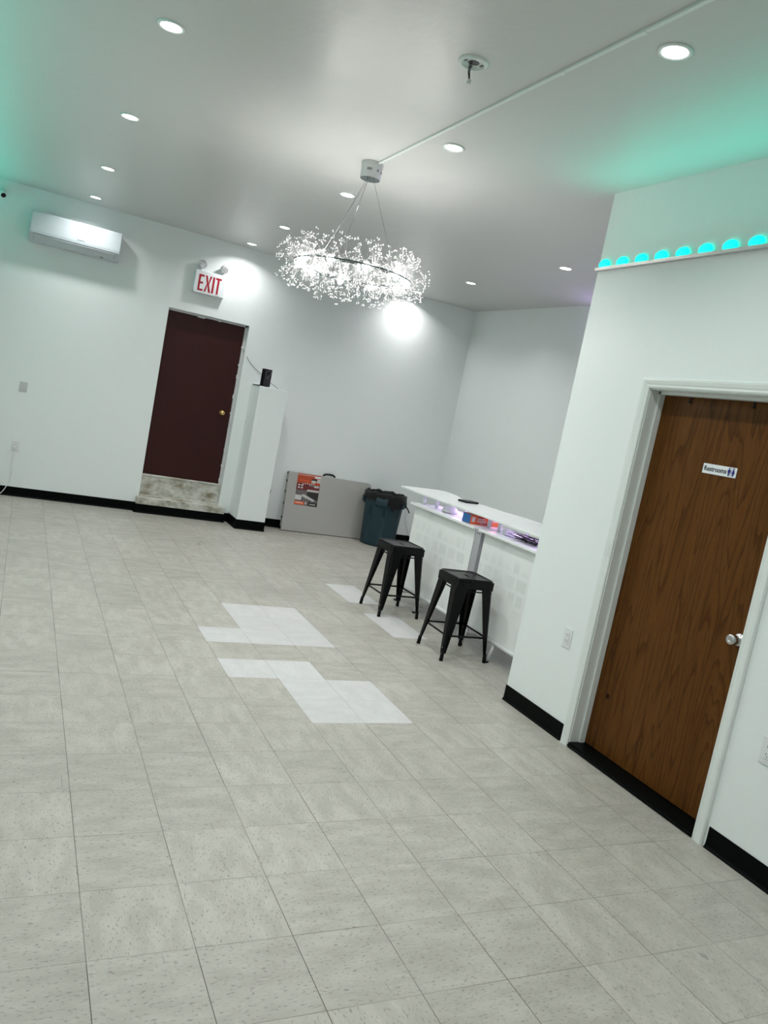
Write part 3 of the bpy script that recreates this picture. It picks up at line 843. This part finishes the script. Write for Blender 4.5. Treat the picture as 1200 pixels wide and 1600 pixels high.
def tab_slab(name, y0, y1, mat, corners=(1, 1, 0, 0), inset=0, bev=.006):
    b = MB(); b.prism(rrect(inset, W-inset, inset, Hh-inset, .06, corners), 'Y', y0, y1)
    bmesh.ops.transform(b.bm, matrix=m, verts=b.bm.verts); return b.build(name, mat, r, bevel=bev)
tab_slab('tabletop', 0, .026, GREYTAB)
tab_slab('tabletop', .040, .066, GREYTAB)
tab_slab('folded_frame', .024, .042, TABEDGE, inset=.012, bev=0)
b = MB()
for z in (.02, .15, .33, .48, .62, .72): b.box(-.006, .004, .022, .046, z, z+.03, m)
b.build('hinge', BLK, r)
b = MB(); b.box(-.004, W*.98, .001, .030, -.003, .004, m); b.build('edge_band', BLK, r)
hp = [(.485, .035, Hh-.002), (.490, .035, Hh+.014), (.515, .035, Hh+.028), (.57, .035, Hh+.032), (.615, .035, Hh+.028), (.638, .035, Hh+.014), (.642, .035, Hh-.002)]
b = MB(); b.tube(smooth_path([m @ Vector(p) for p in hp]), .0125, 10); b.build('handle', BLK, r)
# printed label
b = MB()
L0, L1, Z0, Z1 = .125, .440, .345, .752
mats = [LABORG, LABRED, LABGREY, LABDARK, LABLITE, ORANGE, WHITEPL]
def patch(mi, u0, u1, v0, v1, h=.0008):
    b.mi = mi; b.box(L0+(L1-L0)*u0, L0+(L1-L0)*u1, -h, 0, Z0+(Z1-Z0)*v0, Z0+(Z1-Z0)*v1, m)
patch(2, 0, 1, 0, 1, .0006)
patch(0, 0, 1, .68, 1, .0010); patch(1, 0, .55, .48, .70, .0012); patch(1, .45, 1, .52, .62, .0013); patch(3, .5, 1, .20, .46, .0012); patch(3, .6, 1, .0, .12, .0012)
patch(5, 0, .42, .02, .12, .0014); patch(4, .48, .98, .455, .52, .0016); patch(4, 0, .3, .16, .32, .0012); patch(6, .74, 1, .90, .96, .0015)
patch(4, .84, 1, .76, .88, .0014); patch(4, .62, .80, .74, .82, .0015); patch(3, .62, .86, .82, .87, .0016); patch(4, .76, .96, .60, .66, .0015)
patch(6, .0, 1, .955, .965, .0016); patch(6, .05, .36, .065, .085, .0018); patch(4, .46, .52, .04, .12, .0014); patch(6, .66, .92, .05, .07, .0016)
for uu in (.07, .20):
    for vv in (.555, .635): patch(6, uu, uu+.075, vv-.022, vv+.022, .0018)
for q in range(5): patch(5, .12+.08*q, .17+.08*q, .77+.01*(q%2), .80+.01*(q%2), .0018)
for q in range(6): patch(4, .25+.09*q, .29+.09*q, .66+.012*(q%3), .70+.012*(q%3), .0018)
for q in range(4): patch(6, .02, .28-.03*q, .19+.03*q, .20+.03*q, .0018)
# pale picture of a table on it
b.mi = 4
def lq(pts, h):
    b.face([m @ Vector((L0+(L1-L0)*u, -h, Z0+(Z1-Z0)*v)) for u, v in pts])
lq([(.2, .30), (.36, .36), (.88, .20), (.78, .16)], .0022)
b.mi = 3; lq([(.3, .29), (.34, .29), (.30, .12), (.27, .12)], .0022); lq([(.62, .21), (.66, .20), (.66, .06), (.63, .06)], .0022)
k = b.build('product_label', mats, r); k['label'] = 'orange and grey printed product label'

# ------------------------------------------------------------------ trash bin
bc = (4.07, 6.965)
r = thing('trash_bin', 'tall teal-grey round trash bin lined with a black bag', 'trash bin', (bc[0], bc[1], 0))
b = MB()
def fl_fn(rd, t_, z, k):
    g = 0
    for gk in range(8):
        dd = math.atan2(math.sin(t_-2*PI*(gk+.5)/8), math.cos(t_-2*PI*(gk+.5)/8))
        if abs(dd) < .13: g = .010 if .04 < z < .56 else 0
    return rd - g
b.lathe([(.215, 0), (.222, .004), (.225, .04), (.227, .05), (.250, .50), (.255, .56), (.256, .60), (.268, .604), (.270, .665), (.262, .670), (.252, .66), (.225, .10), (.01, .02)], (*bc, 0), 96, fn=fl_fn)
b.build('barrel', BIN, r)
for a in (-2.15, -.72, .7, 2.4):
    mm = Matrix.Translation((*bc, 0)) @ Matrix.Rotation(a, 4, 'Z')
    b = MB(); b.prism([(.250, .52), (.258, .52), (.285, .545), (.287, .60), (.268, .655), (.250, .655)], 'Y', -.075, .075)
    bmesh.ops.transform(b.bm, matrix=mm, verts=b.bm.verts); b.build('handle', BIN, r, bevel=.006)
b = MB()
rs = [random.uniform(-1, 1) for _ in range(200)]
def bag_fn(rd, t_, z, k):
    i = int(t_/(2*PI)*48) % 48
    if k in (0, 1): return rd + .006*rs[(i*3+k) % 200]
    return rd + .005*rs[(i*5+k*7) % 200]
def bagprof():
    return [(.276, .60), (.281, .63), (.282, .665), (.276, .690), (.262, .697), (.250, .680), (.235, .60), (.18, .45), (.02, .35)]
b.lathe(bagprof(), (*bc, 0), 48, fn=bag_fn, capb=False)
for v in b.bm.verts:
    t_ = math.atan2(v.co.y-bc[1], v.co.x-bc[0])
    if v.co.z < .615 and (Vector((v.co.x-bc[0], v.co.y-bc[1]))).length > .26:
        v.co.z -= .045*max(0, math.sin(3*t_+.4)) + .03*math.sin(7*t_)**2 - .012
        if abs(t_+1.35) < .33: v.co.z -= .055
    elif v.co.z > .66: v.co.z += .008*math.sin(9*t_) + .006*math.sin(17*t_+1)
b.build('bag_liner', BAG, r)
b = MB(); pts = smooth_path([(bc[0]+.17, bc[1]-.225, .63), (bc[0]+.20, bc[1]-.235, .58), (bc[0]+.235, bc[1]-.24, .54), (bc[0]+.265, bc[1]-.235, .50)])
b.tube(pts, .008, 6); b.build('bag_tie', BAG, r)

# ------------------------------------------------------------------ stools
def make_stool():
    r = thing('bar_stool', 'x', 'stool', (0, 0, 0))
    H = .612; st, ft = .150, .196
    # seat: pressed square pan with rounded corners, turned-down rim and a hand slot
    b = MB()
    def rr(s, rd, z, n=6):
        pts = []
        for cx, cy, a0 in ((s-rd, s-rd, 0), (-s+rd, s-rd, 90), (-s+rd, -s+rd, 180), (s-rd, -s+rd, 270)):
            for q in range(n): 
                a = math.radians(a0+q*90/(n-1)); pts.append(b.bm.verts.new((cx+rd*math.cos(a), cy+rd*math.sin(a), z)))
        return pts
    loops = [rr(.156, .040, H-.055), rr(.155, .040, H-.010), rr(.151, .038, H-.001), rr(.144, .034, H+.0005), rr(.136, .03, H-.006)]
    for A, B in zip(loops, loops[1:]):
        k = len(A)
        for i in range(k):
            f = b.bm.faces.new((A[i], A[(i+1)%k], B[(i+1)%k], B[i])); f.smooth = True
    top = loops[-1]; k = len(top)
    # slot hole ring
    slot = []
    ns = k
    for i in range(ns):
        v = top[i].co; a = math.atan2(v.y, v.x)
        # stadium 0.075 long (along y), 0.022 wide
        cx = .011*math.cos(a); cy = .011*math.sin(a) + (.028 if math.sin(a) > 0 else -.028)
        slot.append(b.bm.verts.new((cx, cy, H-.007)))
    for i in range(k): b.bm.faces.new((top[i], top[(i+1)%k], slot[(i+1)%k], slot[i]))
    low = [b.bm.verts.new((v.co.x, v.co.y, H-.02)) for v in slot]
    for i in range(k): b.bm.faces.new((slot[i], slot[(i+1)%k], low[(i+1)%k], low[i]))
    b.build('seat', BLACKMETAL, r, local=True)
    # apron strips between the legs
    for ax in range(4):
        b = MB(); b.box(-.150, .150, .150, .153, H-.075, H-.012)
        bmesh.ops.transform(b.bm, matrix=Matrix.Rotation(ax*PI/2, 4, 'Z'), verts=b.bm.verts); b.build('apron', BLACKMETAL, r, local=True)
    # legs: folded sheet, wide at the top and tapering, angled at the corner
    for sx, sy in ((1, 1), (-1, 1), (-1, -1), (1, -1)):
        b = MB(); nst = 8
        secs = []
        for i in range(nst+1):
            u = i/nst; z = (H-.03)*(1-u) + .055*u
            c = st + (ft-st)*(1-z/H)
            wd = .100*(1-u) + .030*u
            ch = .022*(1-u) + .010*u       # chamfered corner
            th = .004
            o = [(c-wd, c), (c-ch, c), (c, c-ch), (c, c-wd)]
            inn = [(c-wd, c-th-.006*(1-u)), (c-ch-th, c-th), (c-th, c-ch-th), (c-th-.006*(1-u), c-wd)]
            secs.append([b.bm.verts.new((sx*p[0], sy*p[1], z)) for p in o + inn[::-1]])
        for A, B in zip(secs, secs[1:]):
            for i in range(8): b.bm.faces.new((A[i], A[(i+1)%8], B[(i+1)%8], B[i]))
        b.bm.faces.new(secs[0]); b.bm.faces.new(secs[-1][::-1])
        lg = b.build('leg', BLACKMETAL, r, local=True)
        b = MB(); c = st + (ft-st)*(1-.04/H) - .012
        b.cyl((sx*(c+.004), sy*(c+.004), 0), (sx*c, sy*c, .066), .0145, .0135, 12); b.build('rubber_foot', RUBBER, lg, local=True)
        b = MB(); b.sphere((sx*(c+.011), sy*(c-.001), .10), .004, 8, 6); b.build('rivet', CHROME, lg, local=True)
    # rungs low down and thin rods under the apron
    for z, rad in ((.185, .0075), (.520, .0055)):
        c = st + (ft-st)*(1-z/H) - .010
        for p, q in (((-c, -c), (c, -c)), ((c, -c), (c, c)), ((c, c), (-c, c)), ((-c, c), (-c, -c))):
            b = MB()
            if z < .3:
                b.cyl((*p, z), (*q, z), rad, n=10)
            else: b.cyl((*p, z), (*q, z), rad, n=8)
            b.build('rung', BLACKMETAL, r, local=True)
    return r
s0 = make_stool()
s1 = copy_tree(s0)
s0.location = (2.735, 3.775, 0); s0.rotation_euler.z = math.radians(1)
s1.location = (2.780, 2.750, 0); s1.rotation_euler.z = math.radians(-1)
s0['label'] = 'black metal backless stool farther away, next to the trash bin'
s1['label'] = 'black metal backless stool nearer the camera, closest to the restroom wall corner'
for s in (s0, s1): s['group'] = 'stools in front of the white bar'

# ------------------------------------------------------------------ white folding bars
BXF = 3.04
def bar(y0, y1, label, outline, standoffs, post_side, name='portable_bar'):
    r = thing(name, label, 'bar counter', (BXF+.2, (y0+y1)/2, 0), 'white portable bars')
    b = MB(); b.box(BXF, BXF+.012, y0+.03, y1-.0, .165, .905); b.build('front_panel', BARFRONT, r)
    b = MB(); b.box(BXF+.012, BXF+.36, y1-.014, y1-.002, .165, .905); b.build('side_panel', BARFRONT, r)
    b = MB(); b.cyl((BXF-.008, y0, .150), (BXF-.008, y1, .150), .016, n=14); b.build('bottom_rail', BARTUBE, r)
    b = MB(); b.box(BXF-.045, BXF+.42, y0, y1+.035, .908, .928); b.build('shelf', BARWHITE, r, bevel=.003)
    for yy in (y0+.03, y1-.03) if post_side is None else ((y1-.03, y0+.03)):
        pass
    for yy in (y0+.10, y1-.42, y1-.04):
        b = MB(); b.cyl((BXF+.005, yy, .15), (BXF-.045, yy-.01, .006), .013, .011, 12); lg = b.build('leg', BARTUBE, r)
        b = MB(); b.cyl((BXF-.046, yy-.01, 0), (BXF-.046, yy-.01, .012), .017, n=12); b.build('foot_pad', BLK, lg)
    for yy in (y0+.10, y1-.04):
        b = MB(); b.cyl((BXF+.38, yy, .915), (BXF+.38, yy, .0), .013, n=12); b.build('leg', BARTUBE, r)
        b = MB(); b.cyl((BXF-.02, yy, .085), (BXF+.38, yy, .085), .010, n=10); b.build('cross_rail', BARTUBE, r)
    for (sx, sy) in standoffs:
        b = MB(); b.cyl((sx, sy, .928), (sx, sy, 1.022), .016, n=18); b.build('standoff', BARTUBE, r)
    b = MB(); b.prism(outline, 'Z', 1.020, 1.036); b.build('top_board', BARWHITE, r, bevel=.002)
    # lavender led tape under the top board
    ym = [q[1] for q in standoffs]; ya, yb_ = y0+.08, y1-.02
    b = MB(); b.box(BXF+.235, BXF+.245, ya, yb_, 1.017, 1.0195); b.build('led_tape', LAVM, r)
    area('bar_lamp', r, (BXF+.24-(BXF+.2), 0, 1.014), .012, 1.3, (.72, .52, 1.0), None, 'RECTANGLE', yb_-ya)
    return r
oA = [(3.02, 3.075), (3.02, 4.55), (3.20, 4.62), (3.45, 4.685), (3.54, 4.69), (3.585, 4.64), (3.58, 4.45), (3.53, 4.28), (3.475, 4.16), (3.48, 4.05), (3.52, 3.94), (3.545, 3.75), (3.55, 3.55), (3.60, 3.35), (3.62, 3.2), (3.615, 3.075)]
oB = [(3.02, 1.98), (3.02, 3.068), (3.612, 3.068), (3.58, 2.95), (3.50, 2.78), (3.42, 2.6), (3.38, 2.4), (3.38, 2.2), (3.42, 1.98)]
barA = bar(3.125, 4.215, 'far half of the white bar, with the black case on its top board', oA, [(3.09, 4.165), (3.135, 4.0), (3.165, 3.165), (3.43, 3.95)], 1)
barB = bar(1.99, 3.01, 'near half of the white bar, its end hidden behind the restroom wall', oB, [(3.145, 2.985), (3.42, 2.985), (3.145, 2.10), (3.40, 2.3)], 1)
# grey metal post between the halves
r = thing('bar_joint_post', 'grey metal channel joining the two halves of the white bar', 'metal post', (BXF, 3.085, 0))
b = MB(); b.box(BXF-.012, BXF+.004, 3.046, 3.124, .15, .912); b.box(BXF+.004, BXF+.03, 3.05, 3.12, .0, .905); b.build('channel', BARMETAL, r, bevel=.002)
b = MB()
for yy in (3.07, 3.10): b.cyl((BXF-.0135, yy, .885), (BXF-.0115, yy, .885), .006, n=12)
b.build('rivets', BLK, r)

# things on the bar
b = MB(); m_ = Matrix.Translation((3.375, 3.875, 1.036)) @ Matrix.Rotation(math.radians(18), 4, 'Z')
b.box(-.085, .085, -.055, .055, 0, .018, m_)
tag(b.build('black_case', BLK, bevel=.006, seg=3), 'flat black case lying on the white bar top', 'case')
b = MB(); b.lathe([(.058, 0), (.076, .006), (.078, .020), (.070, .024), (.070, .030), (.062, .044), (.040, .054), (.005, .057)], (3.16, 3.80, .928), 32)
tag(b.build('plastic_container', WHITEPL), 'low round white container on the bar shelf left of the orange box', 'container')
r = thing('cardboard_box', 'orange printed box with a blue end on the bar shelf', 'box', (3.185, 3.31, .928))
m_ = Matrix.Translation((3.19, 3.32, .928)) @ Matrix.Rotation(math.radians(0), 4, 'Z')
b = MB(); b.box(-.155, .155, -.065, .055, 0, .078, m_); b.build('carton', ORANGE2, r, bevel=.001)
b = MB(); b.box(-.1565, -.155, -.0655, .0555, .002, .076, m_); b.build('end_panel', BLUE, r)
b = MB(); b.box(-.153, .035, -.0662, -.065, .004, .070, m_); b.build('front_print', ORANGE, r)
b = MB()
for u0, u1, z0, z1 in ((-.14, -.11, .02, .06), (-.09, -.01, .045, .052), (-.09, .0, .025, .036), (-.06, .0, .012, .018), (.06, .12, .04, .046)):
    b.box(u0, u1, -.0668, -.066, z0, z1, m_)
b.build('print_marks', LABLITE, r)
b = MB()
for u0, u1, z0, z1 in ((-.09, -.03, .058, .065), (-.03, .02, .008, .016), (.05, .13, .055, .064)): b.box(u0, u1, -.0668, -.066, z0, z1, m_)
b.build('dark_print', LABRED, r)
b = MB(); b.box(3.12, 3.19, 2.86, 2.91, .928, .968); tag(b.build('small_white_box', WHITEPL, bevel=.006), 'small white box on the bar shelf beside the pile of black sticks', 'box')
# pile of thin black sticks / pens
NST = 46
proto = None
for i in range(NST):
    L = .17
    if proto is None:
        b = MB(); b.cyl((-L/2, 0, 0), (L/2, 0, 0), .0032, .0022, 6)
        proto = b.build('black_stirrer', BLK); o = proto
    else:
        o = proto.copy(); link(o)
    layer = i/NST
    cx = random.gauss(3.17, .035); cy = random.uniform(2.50, 2.78)
    cx = min(max(cx, 3.10), 3.28)
    o.location = (cx, cy, .934 + .042*layer*(1-abs(cy-2.64)/.25))
    o.rotation_euler = (0, random.uniform(-.12, .12) if layer > .3 else 0, random.uniform(-.7, .7) + PI/2)
    tag(o, 'thin black drink stirrer in the loose pile on the near bar shelf', 'stirrer', 'black stirrers piled on the bar shelf')
